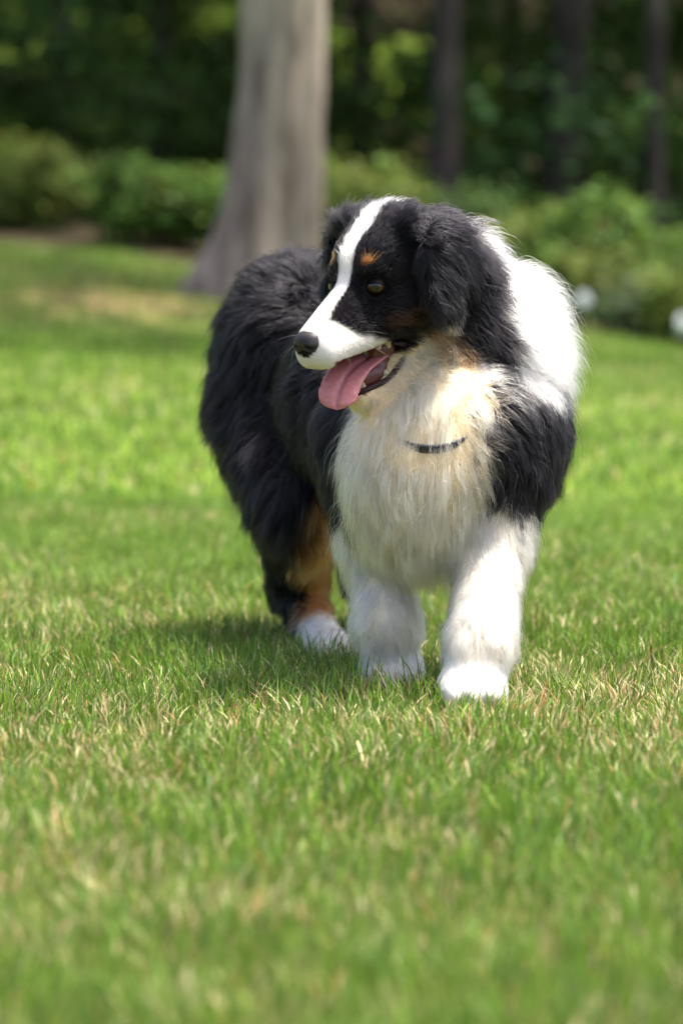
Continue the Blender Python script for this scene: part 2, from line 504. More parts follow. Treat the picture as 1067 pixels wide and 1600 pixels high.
# the far woods, one mass of leaves
r = np.random.default_rng(55)
n = 120000
nb = 620
bcx = (r.random(nb) - 0.5)
bd = 17.5 + 10 * r.random(nb) ** 1.2
bcen = np.stack([bcx * (0.244 * bd + 7.0), bd, np.zeros(nb)], 1)
bcen[:, 2] = terrain(bcen[:, 0], bcen[:, 1]) + 0.2 + 4.4 * r.random(nb)
brad = 0.25 + 0.5 * r.random(nb)
k = r.integers(0, nb, n)
c = bcen[k] + nrm(r.normal(size=(n, 3))) * (brad[k] * r.random(n) ** .4)[:, None] * np.array([1.2, 1, 0.7])
hues = np.array([(0.055, 0.12, 0.022), (0.05, 0.10, 0.024), (0.065, 0.12, 0.018), (0.08, 0.125, 0.02), (0.045, 0.105, 0.035)])
cl = hues[r.integers(0, 5, nb)][k] * np.exp(r.normal(size=(n, 1)) * 0.25)
n2 = 9000                      # the high canopy of the same woods
c2 = np.stack([(r.random(n2) - .5) * 26, 18.5 + 14 * r.random(n2), 6.0 + 5 * r.random(n2)], 1)
V, F, C = leaf_cloud(np.concatenate([c, c2]), np.concatenate([np.full(n, .10), np.full(n2, .42)]), None, np.concatenate([cl, leaf_colors(n2, (.05, .09, .02), .25, r)]), r)
woods = mesh_obj('woodland_foliage', np_mesh('woodland_foliage', V, F, C, False), leaf_mat)
tag(woods, 'dark green leafy mass of the woods filling the background', 'woods', kind='stuff')

# ------------------------------------------------------------------ the dog: body surface as one implicit field
prims = []     # (kind, params..., flow, furlen, lift, k)
def cap(a, b, ra, rb, flow, fl, lift=0.3, k=0.03, reg='trunk'):
    prims.append(dict(t='cap', a=np.array(a, float), b=np.array(b, float), ra=ra, rb=rb, flow=nrm(flow), fl=fl, lift=lift, k=k, reg=reg))
def ell(c, rad, flow, fl, lift=0.3, k=0.03, rot=None, reg='trunk'):
    prims.append(dict(t='ell', c=np.array(c, float), r=np.array(rad, float), R=np.eye(3) if rot is None else rot, flow=nrm(flow), fl=fl, lift=lift, k=k, reg=reg))
def pdist(p, P):
    if p['t'] == 'cap':
        ab = p['b'] - p['a']
        t = np.clip(((P - p['a']) @ ab) / (ab @ ab), 0, 1)
        return np.linalg.norm(P - p['a'] - t[:, None] * ab, axis=1) - (p['ra'] + (p['rb'] - p['ra']) * t)
    q = (P - p['c']) @ p['R'].T / p['r']
    k0 = np.linalg.norm(q, axis=1)
    k1 = np.linalg.norm(q / p['r'], axis=1)
    return k0 * (k0 - 1) / np.maximum(k1, 1e-6)
def pbox(p):
    if p['t'] == 'cap':
        m = max(p['ra'], p['rb'])
        return np.minimum(p['a'], p['b']) - m, np.maximum(p['a'], p['b']) + m
    m = p['r'].max()
    return p['c'] - m, p['c'] + m

# body frame
RUMP = W(468, 556, 4.13); CHEST = W(690, 690, 3.72)
ax = CHEST - RUMP; ax[2] = 0; ax = nrm(ax)
lat = np.array([ax[1], -ax[0], 0])           # dog's left is image right: +lat
lat = lat if lat[0] > 0 else -lat
BR = np.stack([ax, lat, [0, 0, 1.0]])        # rows: along, lateral, up
back_flow = -ax * 0.8 + np.array([0, 0, -0.55])
DN = np.array([0, 0, -1.0])
ell(CHEST, (.15, .112, .155), back_flow, .035, k=.05, rot=BR)
ell(W(585, 628, 3.93), (.17, .118, .138), back_flow, .040, .42, k=.05, rot=BR)
ell(RUMP, (.125, .112, .142), -ax * .6 + DN * .6, .048, .48, k=.05, rot=BR)
ell(W(700, 560, 3.78), (.11, .09, .10), back_flow, .045, k=.05, rot=BR, reg='neck')   # withers
# hind legs
def hind(hip, knee, hock, pastern, paw, reg, fwd=ax):
    cap(hip, knee, .088, .062, -ax * .45 + DN, .056, .48, .04, reg)
    cap(knee, hock, .054, .034, -ax * .6 + DN, .040, .48, .03, reg)
    cap(hock, pastern, .031, .028, -ax * .35 + DN, .022, .3, .02, reg)
    ell(paw, (.046, .034, .026), fwd * .6 + DN * .5, .011, .3, .02, BR, reg)
hind(W(432, 640, 4.13), W(478, 785, 4.00), W(462, 915, 4.13), W(502, 1000, 4.03), W(518, 1012, 3.98), 'hind_leg')
hind(W(560, 640, 4.20), W(590, 785, 4.12), W(580, 900, 4.26), W(598, 975, 4.20), W(608, 985, 4.16), 'hind_leg.001')
# forelegs
TOE = np.array([0.0, -1, 0])
def fore(sh, el_, wr, pa, paw, reg, toe, fl=.030):
    cap(sh, el_, .064, .047, DN + back_flow * .3, .032, .3, .04, reg)
    cap(el_, wr, .047, .033, DN + np.array([0, .15, 0]), fl, .36, .03, reg)
    cap(wr, pa, .034, .035, DN, .024, .34, .03, reg)
    ell(paw, (.038, .042, .028), DN * .8 + toe * .5, .015, .35, .025, None, reg)
fore(W(800, 668, 3.68), W(768, 835, 3.66), W(752, 1000, 3.57), W(740, 1058, 3.555), W(737, 1080, 3.545), 'foreleg', TOE)
fore(W(578, 690, 3.74), W(592, 840, 3.72), W(604, 970, 3.68), W(612, 1028, 3.69), W(612, 1054, 3.70), 'foreleg.001', TOE)
for s_ in (-1, 0, 1):       # toes
    c0 = W(737, 1086, 3.512); c0 = c0 + np.array([s_ * .0235, .007 * abs(s_) - .004, 0])
    ell(c0, (.0125, .022, .018), TOE + DN * 1.5, .006, .2, .006, None, 'foreleg')
    c0 = W(612, 1058, 3.668) + np.array([s_ * .019, .006 * abs(s_), 0])
    ell(c0, (.0115, .022, .016), TOE + DN, .007, .3, .010, None, 'foreleg.001')
    c0 = W(522, 1017, 3.95) + np.array([.006, -.01, 0]) + s_ * lat * .019
    ell(c0, (.020, .0115, .015), ax + DN, .008, .3, .010, BR, 'hind_leg')
# breast, neck, ruff
ell(W(645, 735, 3.63), (.085, .075, .125), DN + np.array([0, -.15, 0]), .050, .28, .05, reg='chest')
cap(W(655, 800, 3.63), W(668, 850, 3.65), .045, .020, DN + np.array([0, -.05, 0]), .045, .2, .04, reg='chest')
cap(W(742, 600, 3.74), W(694, 440, 3.67), .094, .068, np.array([.45, .25, -.7]), .048, .55, .05, reg='neck')
ell(W(782, 540, 3.72), (.046, .058, .086), np.array([.75, .1, -.6]), .072, .78, .05, reg='neck')
cap(W(662, 650, 3.675), W(665, 560, 3.69), .062, .045, DN + np.array([.1, -.05, 0]), .036, .3, .04, reg='neck')
# shoulders
ell(W(812, 690, 3.71), (.050, .07, .085), DN * .8 + np.array([.1, .3, 0]), .035, .35, .04, reg='trunk')
ell(W(560, 700, 3.77), (.050, .07, .085), DN * .8 + np.array([-.1, .3, 0]), .035, .35, .04, reg='trunk')

# head frame (x forward, y dog's left, z up)
PSI, PIT = R(46), R(20)
HF = np.array([-math.sin(PSI) * math.cos(PIT), -math.cos(PSI) * math.cos(PIT), -math.sin(PIT)])
HL = np.array([math.cos(PSI), -math.sin(PSI), 0])
HU = np.cross(HF, HL)
HM = np.stack([HF, HL, HU])            # rows
HO = W(588, 444, 3.60)
def H(x, y, z): return HO + x * HF + y * HL + z * HU
def HV(x, y, z): return x * HF + y * HL + z * HU
def toH(P): return (P - HO) @ HM.T
hk = dict(reg='head')
bk = HV(-1, 0, .15)
ell(H(-.030, 0, .012), (.075, .061, .056), bk, .016, .3, .02, HM, **hk)
ell(H(-.040, 0, .037), (.060, .054, .050), HV(-1, 0, .6), .028, .6, .02, HM, **hk)
ell(H(.006, 0, .036), (.036, .045, .030), bk, .010, .25, .02, HM, **hk)
for s_ in (1, -1):
    ell(H(.028, s_ * .027, .027), (.018, .017, .014), HV(-1, s_ * .2, .3), .009, .25, .012, HM, **hk)
    ell(H(-.012, s_ * .040, -.034), (.052, .028, .036), HV(-1, s_ * .1, -.35), .013, .3, .02, HM, **hk)
    cap(H(.030, s_ * .023, -.045), H(.126, s_ * .013, -.048), .022, .018, HV(-.8, s_ * .1, -.5), .006, .2, .012, **hk)
    cap(H(.000, s_ * .026, -.090), H(.045, s_ * .016, -.126), .016, .010, HV(-1, 0, -.3), .010, .2, .012, **hk)
    cap(H(.045, s_ * .016, -.126), H(.078, s_ * .008, -.124), .010, .009, HV(-1, 0, -.3), .006, .2, .012, **hk)
    # ears: root, flap, tip
    ef = HV(-.55, s_ * .10, -1)
    er = 'ear' if s_ > 0 else 'ear.001'
    fluff = 1.0 if s_ > 0 else 1.5
    cap(H(-.035, s_ * .052, .062), H(-.085, s_ * .050, .052), .018, .016, HV(-.7, s_ * .5, -.3 if s_ > 0 else .6), .028 * fluff, .4 * fluff, .015, reg=er)
    ell(H(-.050, s_ * .085, .016), (.046, .011, .054), ef, .040, .3, .012, HM, reg=er)
    ell(H(-.018, s_ * .094, -.026), (.028, .009, .036), ef + HV(.3, 0, 0), .022, .25, .012, HM, reg=er)
cap(H(.040, 0, -.010), H(.122, 0, -.031), .036, .026, HV(-1, 0, .2), .006, .18, .02, **hk)
cap(H(-.02, 0, -.075), H(.045, 0, -.131), .034, .014, HV(-1, 0, -.6), .018, .2, .015, **hk)
cap(H(.045, 0, -.132), H(.080, 0, -.128), .016, .014, HV(-1, 0, -.3), .008, .2, .012, **hk)
cap(H(-.07, 0, -.02), H(-.045, 0, -.085), .062, .050, HV(-.7, .2, -.9), .035, .3, .03, reg='neck')

lo = np.min([pbox(p)[0] for p in prims], axis=0) - .03
hi = np.max([pbox(p)[1] for p in prims], axis=0) + .03
VX = 0.0038
dims = np.ceil((hi - lo) / VX).astype(int) + 1
field = np.full(dims, 0.08, dtype=np.float32)
for p in prims:
    b0, b1 = pbox(p)
    i0 = np.maximum(((b0 - lo - .045) / VX).astype(int), 0); i1 = np.minimum(((b1 - lo + .045) / VX).astype(int) + 2, dims)
    axs = [lo[a] + VX * np.arange(i0[a], i1[a]) for a in range(3)]
    gxx, gyy, gzz = np.meshgrid(*axs, indexing='ij')
    P = np.stack([gxx.ravel(), gyy.ravel(), gzz.ravel()], 1)
    d = pdist(p, P).reshape(gxx.shape)
    sl = tuple(slice(i0[a], i1[a]) for a in range(3))
    f0 = field[sl]; k = p['k']
    h = np.clip(0.5 + 0.5 * (f0 - d) / k, 0, 1)
    field[sl] = f0 * (1 - h) + d * h - k * h * (1 - h)
EYES = [H(.0375, s_ * .0375, .0105) for s_ in (1, -1)]
for e in EYES:               # eye sockets
    i0 = ((e - lo - .03) / VX).astype(int); i1 = ((e - lo + .03) / VX).astype(int)
    axs = [lo[a] + VX * np.arange(i0[a], i1[a]) for a in range(3)]
    g3 = np.stack(np.meshgrid(*axs, indexing='ij'), -1)
    d = .0122 - np.linalg.norm(g3 - e, axis=-1)
    sl = tuple(slice(i0[a], i1[a]) for a in range(3))
    f0 = field[sl]; k = .004
    h = np.clip(0.5 - 0.5 * (f0 - d) / k, 0, 1)
    field[sl] = f0 * (1 - h) + d * h + k * h * (1 - h)
grid = openvdb.FloatGrid(0.08)
grid.copyFromArray(field)
pts, quads = grid.convertToQuads(0.0)
BV = lo + np.asarray(pts, dtype=float) * VX
BF = np.asarray(quads, dtype=np.int64)[:, ::-1]

def vnormals(V, F):
    n = np.cross(V[F[:, 2]] - V[F[:, 0]], V[F[:, 3]] - V[F[:, 1]])
    N = np.zeros_like(V)
    for j in range(4):
        np.add.at(N, F[:, j], n)
    return nrm(N)
BN = vnormals(BV, BF)
_gc = np.clip(((BV + BN * VX * 2 - lo) / VX).astype(int), 0, dims - 1)
if field[_gc[:, 0], _gc[:, 1], _gc[:, 2]].mean() < 0:
    BF = BF[:, ::-1]; BN = -BN
# slight smoothing
for _ in range(2):
    acc = np.zeros_like(BV); cnt = np.zeros(len(BV))
    for j in range(4):
        np.add.at(acc, BF[:, j], BV[BF[:, (j + 1) % 4]] + BV[BF[:, (j + 3) % 4]])
        np.add.at(cnt, BF[:, j], 2)
    BV = BV * .5 + .5 * acc / cnt[:, None]
BN = vnormals(BV, BF)

# ---- coat colours: real markings, in body and head coordinates
BLACK = np.array([.0045, .0042, .0056]); WHITE = np.array([.87, .84, .79]); CREAM = np.array([.89, .70, .43]); LEGW = np.array([.82, .74, .61])
TAN = np.array([.40, .17, .055]); MAROON = np.array([.10, .022, .022]); BROWN = np.array([.055, .032, .02])
def sstep(a, b, x):
    t = np.clip((x - a) / (b - a), 0, 1); return t * t * (3 - 2 * t)
def coat_color(P, rand=None):
    """returns rgb for points on the skin; rand in [-1,1] breaks up the borders per hair"""
    n = len(P)
    jit = (vnoise(P, 60) - .5) * .35 + (vnoise(P, 160) - .5) * .3
    if rand is not None: jit = jit + rand * .12
    C = np.tile(BLACK, (n, 1))
    def paint(mask, c):
        m = np.clip(mask, 0, 1)[:, None]
        C[:] = C * (1 - m) + np.asarray(c) * m
    def blob(c, rad, colr, rot=None, soft=.10, squ=1.0):
        q = P - np.asarray(c)
        if rot is not None: q = q @ rot.T
        v = np.linalg.norm(q / np.array(rad), axis=1) + jit * squ
        paint(sstep(1 + soft, 1 - soft, v), colr)
    # tan on the hind leg
    blob(W(515, 915, 3.97), (.052, .17, .13), TAN); blob(W(600, 900, 4.12), (.05, .1, .085), TAN)
    # white breast, throat, ruff and legs
    blob(W(640, 735, 3.58), (.098, .12, .165), CREAM)
    blob(W(665, 610, 3.62), (.085, .10, .11), CREAM)
    blob(W(800, 480, 3.70), (.115, .16, .125), WHITE)
    blob(W(700, 450, 3.80), (.15, .10, .14), WHITE)
    for (a, b) in ((W(790, 872, 3.62), W(735, 1085, 3.53)), (W(592, 890, 3.70), W(612, 1050, 3.72))):
        ab = b - a; t = np.clip(((P - a) @ ab) / (ab @ ab), 0, 1)
        v = np.linalg.norm(P - a - t[:, None] * ab, axis=1) / .088 + jit * .5
        paint(sstep(1.08, .92, v), LEGW)
    paint(sstep(.07, .045, P[:, 2] + jit * .04) * sstep(-.03, .0, (P - W(500, 1000, 4.03)) @ ax), WHITE)
    # black shoulder patch in front of the left shoulder
    blob(W(812, 720, 3.66), (.058, .10, .070), BLACK)
    # ---- head
    h = toH(P)
    hx, hy, hz = h[:, 0], np.abs(h[:, 1]), h[:, 2]
    inhead = sstep(1.1, .95, np.linalg.norm((h - np.array([-.01, 0, .0])) / np.array([.12, .092, .088]), axis=1) + jit * .3)
    near_head = (hz > -.15) & (hy < .06) & (hx < .18)
    muzz = (hx > .03) & near_head
    paint(np.where(muzz & (hx > .05), 1, inhead), BLACK)
    # black fur behind and under the ear
    for s_ in (1, -1):
        for cc, rr in (((-.085, .07 * s_, -.02), (.06, .05, .06)), ((-.075, .075 * s_, -.075), (.035, .04, .055)), ((-.085, .075 * s_, -.115), (.028, .04, .045))):
            v = np.linalg.norm((h - np.array(cc)) / np.array(rr), axis=1) + jit * .5
            paint(sstep(1.1, .9, v), BLACK)
        for cc, rr in (((-.030, .055 * s_, -.088), (.014, .04, .036)), ((-.046, .058 * s_, -.120), (.014, .045, .036))):
            v = np.linalg.norm((h - np.array(cc)) / np.array(rr), axis=1) + jit * .6
            paint(sstep(1.15, .7, v) * .85, TAN)
        v = np.linalg.norm((h - np.array((.010, .045 * s_, -.036))) / np.array((.035, .03, .014)), axis=1) + jit * .8
        paint(sstep(1.2, .5, v) * .28, TAN * .35)
        v = np.linalg.norm((h - np.array((.031, .028 * s_, .042))) / np.array((.010, .011, .0075)), axis=1) + jit * .6
        paint(sstep(1.2, .6, v) * .9, TAN * .95)
    # blaze and white muzzle
    hw = np.interp(hx, [-.085, -.06, -.03, .0, .03, .055, .08, .11, .13], [0.0, .007, .011, .0135, .0125, .011, .012, .017, .04])
    paint(sstep(1.12, .9, hy / np.maximum(hw, 1e-4) + jit * .5) * (hz > 0.0 - (hx > .05) * .05) * (hx > -.09) * near_head, WHITE)
    zb = np.interp(hx, [.03, .039, .084, .106, .124, .138], [-.078, -.064, -.040, -.014, .004, .03])
    paint(sstep(.006, -.004, hz - zb + jit * .012) * (hx > .03) * (hz > -.085) * near_head, WHITE)
    # lower jaw
    paint((hz < -.085) * sstep(-.03, .0, hx + jit * .02) * (hx > -.03) * near_head, CREAM)
    return C

def inner_mouth(P, N):
    h = toH(P); hn = N @ HM.T
    up = (h[:, 0] > .0) & (h[:, 0] < .128) & (hn[:, 2] < -.55) & (h[:, 2] > -.085) & (np.abs(h[:, 1]) < .030)
    loq = (h[:, 0] > .012) & (hn[:, 2] > .30) & (h[:, 2] < -.085) & (np.abs(h[:, 1]) < .017)
    return (up | (loq & (h[:, 2] > -.132) & (h[:, 0] < .085))) & (h[:, 2] > -.15) & (np.abs(h[:, 1]) < .05)

_cv1 = W(720, 676, 3.60) - W(615, 672, 3.60); _cv2 = W(675, 586, 3.68) - W(667, 690, 3.565)
COLLAR_N = nrm(np.cross(_cv1, _cv2)); COLLAR_N = COLLAR_N if COLLAR_N[2] > 0 else -COLLAR_N
COLLAR_C = W(671, 628, 3.635)

bc = coat_color(BV)
im = inner_mouth(BV, BN)
bc = bc * .8
bc[im] = MAROON
bc[np.linalg.norm((toH(BV) - np.array([.138, 0, -.028])) / np.array([.026, .0205, .0165]), axis=1) < 1] = (.012, .010, .011)
hB = toH(BV)
for s_ in (1, -1):
    ev = np.linalg.norm((hB - np.array([.0375, s_ * .0375, .0105])), axis=1)
    bc[ev < .0155] = (.012, .009, .008)
skin_mat = attr_mat('skin', 0.9, 0.05)
dog = empty('dog', tuple(W(640, 1060, 3.72) * np.array([1, 1, 0])))
tag(dog, 'black, white and tan long-haired dog standing on the grass with its tongue out', 'dog')
DL = np.array(dog.location)
body = mesh_obj('body', np_mesh('body', BV - DL, BF, bc), skin_mat, dog)

# ------------------------------------------------------------------ fur
def sample_surface(n, weightfn):
    T = np.concatenate([BF[:, [0, 1, 2]], BF[:, [0, 2, 3]]])
    A = BV[T]
    ar = .5 * np.linalg.norm(np.cross(A[:, 1] - A[:, 0], A[:, 2] - A[:, 0]), axis=1)
    cen = A.mean(1)
    w = ar * weightfn(cen, nrm(BN[T].mean(1)))
    w = w / w.sum()
    k = rng.choice(len(T), n, p=w)
    u = rng.random((n, 2)); fl = u.sum(1) > 1; u[fl] = 1 - u[fl]
    b = np.stack([1 - u.sum(1), u[:, 0], u[:, 1]], 1)
    P = (A[k] * b[:, :, None]).sum(1)
    N = nrm((BN[T[k]] * b[:, :, None]).sum(1))
    return P, N

def density(P, N):
    h = toH(P)
    w = np.ones(len(P))
    face = (np.linalg.norm(h - np.array([.02, 0, -.01]), axis=1) < .15)
    w[face] = 2.6
    w[inner_mouth(P, N)] = 0
    for e in EYES:
        w[np.linalg.norm(P - e, axis=1) < .0102] = 0
    nz = np.linalg.norm(h - np.array([.143, 0, -.025]), axis=1)
    w[nz < .0185] = 0
    cd = (P - COLLAR_C) @ COLLAR_N
    w[(np.abs(cd) < .008) & (np.linalg.norm(P - COLLAR_C, axis=1) < .13) & (P[:, 0] > W(612, 690, 3.6)[0]) & (P[:, 0] < W(728, 690, 3.6)[0]) & (P[:, 1] < COLLAR_C[1])] = .25
    back = (N @ nrm(np.array([0.15, -1, .2]))) < -.35
    w[back] *= .35
    return w

NH = 340000
Pr, Nr = sample_surface(NH, density)
Wt = np.zeros((NH, len(prims)), dtype=np.float32)
for i, p in enumerate(prims):
    Wt[:, i] = np.exp(-np.maximum(pdist(p, Pr), -.004) / .010)
Wt /= np.maximum(Wt.sum(1, keepdims=True), 1e-9)
flow = nrm(Wt @ np.stack([p['flow'] for p in prims]))
flen = Wt @ np.array([p['fl'] for p in prims])
lift = Wt @ np.array([p['lift'] for p in prims])
dom = Wt.argmax(1)
Cr = coat_color(Pr, rng.uniform(-1, 1, NH))
h = toH(Pr)
# shorter near the eyes and nose, feathering behind the legs
for e in EYES:
    de = np.linalg.norm(Pr - e, axis=1)
    flen *= np.clip(de / .03, .55, 1)
flen *= np.clip(.35 + .65 * (np.linalg.norm(h - np.array([.143, 0, -.025]), axis=1) - .01) / .05, .35, 1)
reg = np.array([p['reg'] for p in prims], dtype=object)[dom]
leg = np.array([str(q).startswith('foreleg') for q in reg])
feather = leg & (Nr[:, 1] > .0) & (Pr[:, 2] > .08)
flen[feather] *= 1.45; lift[feather] += .08
# the far ear's hair stands up a little
flen *= (0.72 + 0.5 * rng.random(NH))
cdist = (Pr - COLLAR_C) @ COLLAR_N
pressed = (cdist > 0) & (cdist < .06) & (np.linalg.norm(Pr - COLLAR_C, axis=1) < .14) & (Pr[:, 2] < .42) & (Pr[:, 0] > W(600, 690, 3.6)[0]) & (Pr[:, 0] < W(735, 690, 3.6)[0]) & (rng.random(NH) < .75 * np.clip(1.15 - np.abs(Pr[:, 0] - W(668, 690, 3.6)[0]) / .052, 0, 1))
flen = np.where(pressed, np.minimum(flen, cdist * .95 + .004), flen); lift = np.where(pressed, lift * .7, lift)
# a few stray guard hairs
stray = rng.random(NH) < np.where(reg == 'neck', .22, .04)
flen = np.where(stray & (flen > .02), flen * 1.35, flen); lift = np.where(stray, lift + .35, lift)
K = 7
def grow(P, N, flow, flen, lift, rs):
    n = len(P)
    ft = flow - N * (flow * N).sum(1, keepdims=True)
    ft = nrm(ft + 0.12 * rs.normal(size=(n, 3)))
    out = np.zeros((n, K, 3)); out[:, 0] = P - N * .001
    seg = (flen / (K - 1))[:, None]
    lf = (lift * (0.7 + .6 * rs.random(n)))[:, None]
    wob = rs.normal(size=(n, 3)) * .10
    for i in range(1, K):
        t = i / (K - 1)
        d = ft * (1 - .4 * lf) + N * lf * (1.25 - 1.05 * t) + DN * .28 * t * np.clip(flen / .03, 0, 1.2)[:, None] + wob * math.sin(t * 5.0 + 1)
        out[:, i] = out[:, i - 1] + nrm(d) * seg
    return out
is_body = (reg == 'trunk') | (reg == 'hind_leg') | (reg == 'hind_leg.001')
wav = np.stack([vnoise(Pr + k * 3.7, 22) - .5 for k in range(3)], 1) * 1.5 + np.stack([vnoise(Pr + k * 5.1 + 2, 55) - .5 for k in range(3)], 1) * .8
flow = np.where(is_body[:, None], nrm(flow + wav), nrm(flow + .35 * wav))
flow = np.where(stray[:, None], nrm(flow + .6 * rng.normal(size=flow.shape)), flow)
S = grow(Pr, Nr, flow, flen, lift, rng)
# clumping: two levels
def clump(S, P, flen, every, amount, power, rs):
    n = len(P); m = n // every
    gi = rs.choice(n, m, replace=False)
    kd = KDTree(m)
    for j, q in enumerate(P[gi]): kd.insert(q, j)
    kd.balance()
    near = np.fromiter((kd.find(q)[1] for q in P), dtype=np.int64, count=n)
    G = S[gi[near]]
    t = np.linspace(0, 1, K) ** power
    a = (amount * (0.6 + .4 * rs.random(n)) * np.clip(flen / .02, .25, 1))[:, None, None] * t[None, :, None]
    # keep the hair's own length: pull sideways only as far as the guide at the same arc position
    ratio = np.clip(flen / np.maximum(flen[gi[near]], 1e-4), .6, 1.2)[:, None, None]
    Gp = G[:, :1] + (G - G[:, :1]) * ratio
    return S * (1 - a) + Gp * a
camt = np.where(is_body, 1.35, np.where(reg == 'chest', .8, 1.0))
S = clump(S, Pr, flen, 220, .50 * camt, 1.1, rng)
S = clump(S, Pr, flen, 28, .50 * camt, 1.4, rng)
S += rng.normal(size=S.shape) * (np.linspace(0, 1, K) ** 2 * .0011)[None, :, None] * np.clip(flen / .03, .2, 1)[:, None, None]
S[:, :, 2] = np.maximum(S[:, :, 2], .004)
# per-hair colour variation
Lv = np.exp(rng.normal(size=(NH, 1)) * .10)
Cr = np.clip(Cr * Lv, .004, .92)
fur_mat = hair_mat('fur')
isw = Cr.mean(1) > .3
rad0 = np.where(isw, .00023, .00027) * np.where(flen < .012, .8, 1)

def curves_obj(name, S, C, rad, mat, parent, origin):
    n, k, _ = S.shape
    cu = bpy.data.hair_curves.new(name)
    cu.add_curves([k] * n)
    cu.attributes['position'].data.foreach_set('vector', (S - origin).astype(np.float32).ravel())
    if 'radius' not in cu.attributes: cu.attributes.new('radius', 'FLOAT', 'POINT')
    tt = np.linspace(0, 1, k)
    rr = rad[:, None] * (1 - .85 * tt ** 1.6)[None]
    cu.attributes['radius'].data.foreach_set('value', rr.astype(np.float32).ravel())
    a = cu.attributes.new('col', 'FLOAT_COLOR', 'CURVE')
    c4 = np.ones((n, 4), dtype=np.float32); c4[:, :3] = C
    a.data.foreach_set('color', c4.ravel())
    cu.materials.append(mat)
    o = bpy.data.objects.new(name, cu)
    return link(o, parent)

part_names = {'trunk': 'trunk_fur', 'neck': 'neck_ruff', 'chest': 'chest_fur', 'head': 'head_fur', 'ear': 'ear_fur', 'ear.001': 'ear_fur',
              'foreleg': 'foreleg_fur', 'foreleg.001': 'foreleg_fur', 'hind_leg': 'hind_leg_fur', 'hind_leg.001': 'hind_leg_fur'}
for rg in ('trunk', 'neck', 'chest', 'head', 'ear', 'ear.001', 'foreleg', 'foreleg.001', 'hind_leg', 'hind_leg.001'):
    m = reg == rg
    if m.any():
        curves_obj(part_names[rg], S[m], Cr[m], rad0[m], fur_mat, dog, DL)

# ---- face details
def blob_mesh(name, shapes, vx, k=.004, cut=()):
    """small implicit mesh in head coordinates"""
    los = np.min([np.array(s[0]) - np.max(s[1]) for s in shapes], 0) - .006
    his = np.max([np.array(s[0]) + np.max(s[1]) for s in shapes], 0) + .006
    dm_ = np.ceil((his - los) / vx).astype(int) + 1
    g3 = np.stack(np.meshgrid(*[los[a] + vx * np.arange(dm_[a]) for a in range(3)], indexing='ij'), -1)
    f = np.full(dm_, .05, dtype=np.float32)
    def e(c, rr):
        q = (g3 - np.array(c)) / np.array(rr)
        k0 = np.linalg.norm(q, axis=-1); k1 = np.linalg.norm(q / np.array(rr), axis=-1)
        return k0 * (k0 - 1) / np.maximum(k1, 1e-6)
    for c, rr in shapes:
        d = e(c, rr); hh = np.clip(.5 + .5 * (f - d) / k, 0, 1)
        f = f * (1 - hh) + d * hh - k * hh * (1 - hh)
    for c, rr in cut:
        d = -e(c, rr); kk = .002; hh = np.clip(.5 - .5 * (f - d) / kk, 0, 1)
        f = f * (1 - hh) + d * hh + kk * hh * (1 - hh)
    gr = openvdb.FloatGrid(.05); gr.copyFromArray(f.astype(np.float32))
    p, q = gr.convertToQuads(0.0)
    hp = los + np.asarray(p, float) * vx
    V = HO + hp @ HM - DL
    return np_mesh(name, V, np.asarray(q)[:, ::-1])

nose_mat = simple_mat('nose_leather', (.016, .012, .014), .5, .5, bump=(900, .5, .0006))
NS = 1.16
def ns(lst): return [((.1400 + (c[0] - .146) * NS, c[1] * NS, -.0265 + (c[2] + .024) * NS), tuple(q * NS for q in r)) for c, r in lst]
mesh_obj('nose', blob_mesh('nose', ns([((.143, 0, -.0195), (.012, .0165, .0085)), ((.144, 0, -.0250), (.012, .0160, .0085)), ((.1445, .0095, -.027), (.0115, .0085, .0085)), ((.1445, -.0095, -.027), (.0115, .0085, .0085)), ((.146, 0, -.036), (.007, .0050, .010))]),
                           .0010, .005, cut=ns([((.1565, .0085, -.0262), (.0050, .0034, .0028)), ((.1565, -.0085, -.0262), (.0050, .0034, .0028)), ((.1565, .0135, -.0275), (.0060, .0040, .0014)), ((.1565, -.0135, -.0275), (.0060, .0040, .0014)), ((.158, 0, -.035), (.004, .0007, .012))])), nose_mat, dog)

mouth_mat = simple_mat('mouth_lining', (.09, .018, .018), .35, .5, noise=(160, (.15, .035, .035)), coat=.4)
mesh_obj('mouth_lining', blob_mesh('mouth_lining', [((.012, 0, -.080), (.034, .026, .022)), ((.040, 0, -.104), (.036, .019, .018)), ((.060, 0, -.115), (.018, .010, .007))], .002, .012), mouth_mat, dog)

def tube_mesh(name, path, rads, seg=10):
    path = np.array(path, float); n = len(path)
    # resample smoothly
    t = np.linspace(0, n - 1, 6 * n)
    def cr(a, t):
        i = np.clip(np.floor(t).astype(int), 0, n - 2); f = (t - i)
        f = f[:, None] if a.ndim == 2 else f
        p0 = a[np.maximum(i - 1, 0)]; p1 = a[i]; p2 = a[i + 1]; p3 = a[np.minimum(i + 2, n - 1)]
        return .5 * (2 * p1 + (p2 - p0) * f + (2 * p0 - 5 * p1 + 4 * p2 - p3) * f ** 2 + (3 * p1 - p0 - 3 * p2 + p3) * f ** 3)
    pp = cr(path, t); rr = np.maximum(cr(np.array(rads, float), t), 1e-4)
    d = nrm(np.gradient(pp, axis=0))
    u = nrm(np.cross(d, np.array([.3, .5, .8]))); w = np.cross(d, u)
    a = np.linspace(0, 2 * np.pi, seg, endpoint=False)
    V = pp[:, None] + rr[:, None, None] * (np.cos(a)[None, :, None] * u[:, None] + np.sin(a)[None, :, None] * w[:, None])
    m = len(pp)
    ii = np.arange(m * seg).reshape(m, seg)
    F = np.stack([ii[:-1], np.roll(ii[:-1], -1, 1), np.roll(ii[1:], -1, 1), ii[1:]], -1).reshape(-1, 4)
    return np_mesh(name, V.reshape(-1, 3), F)
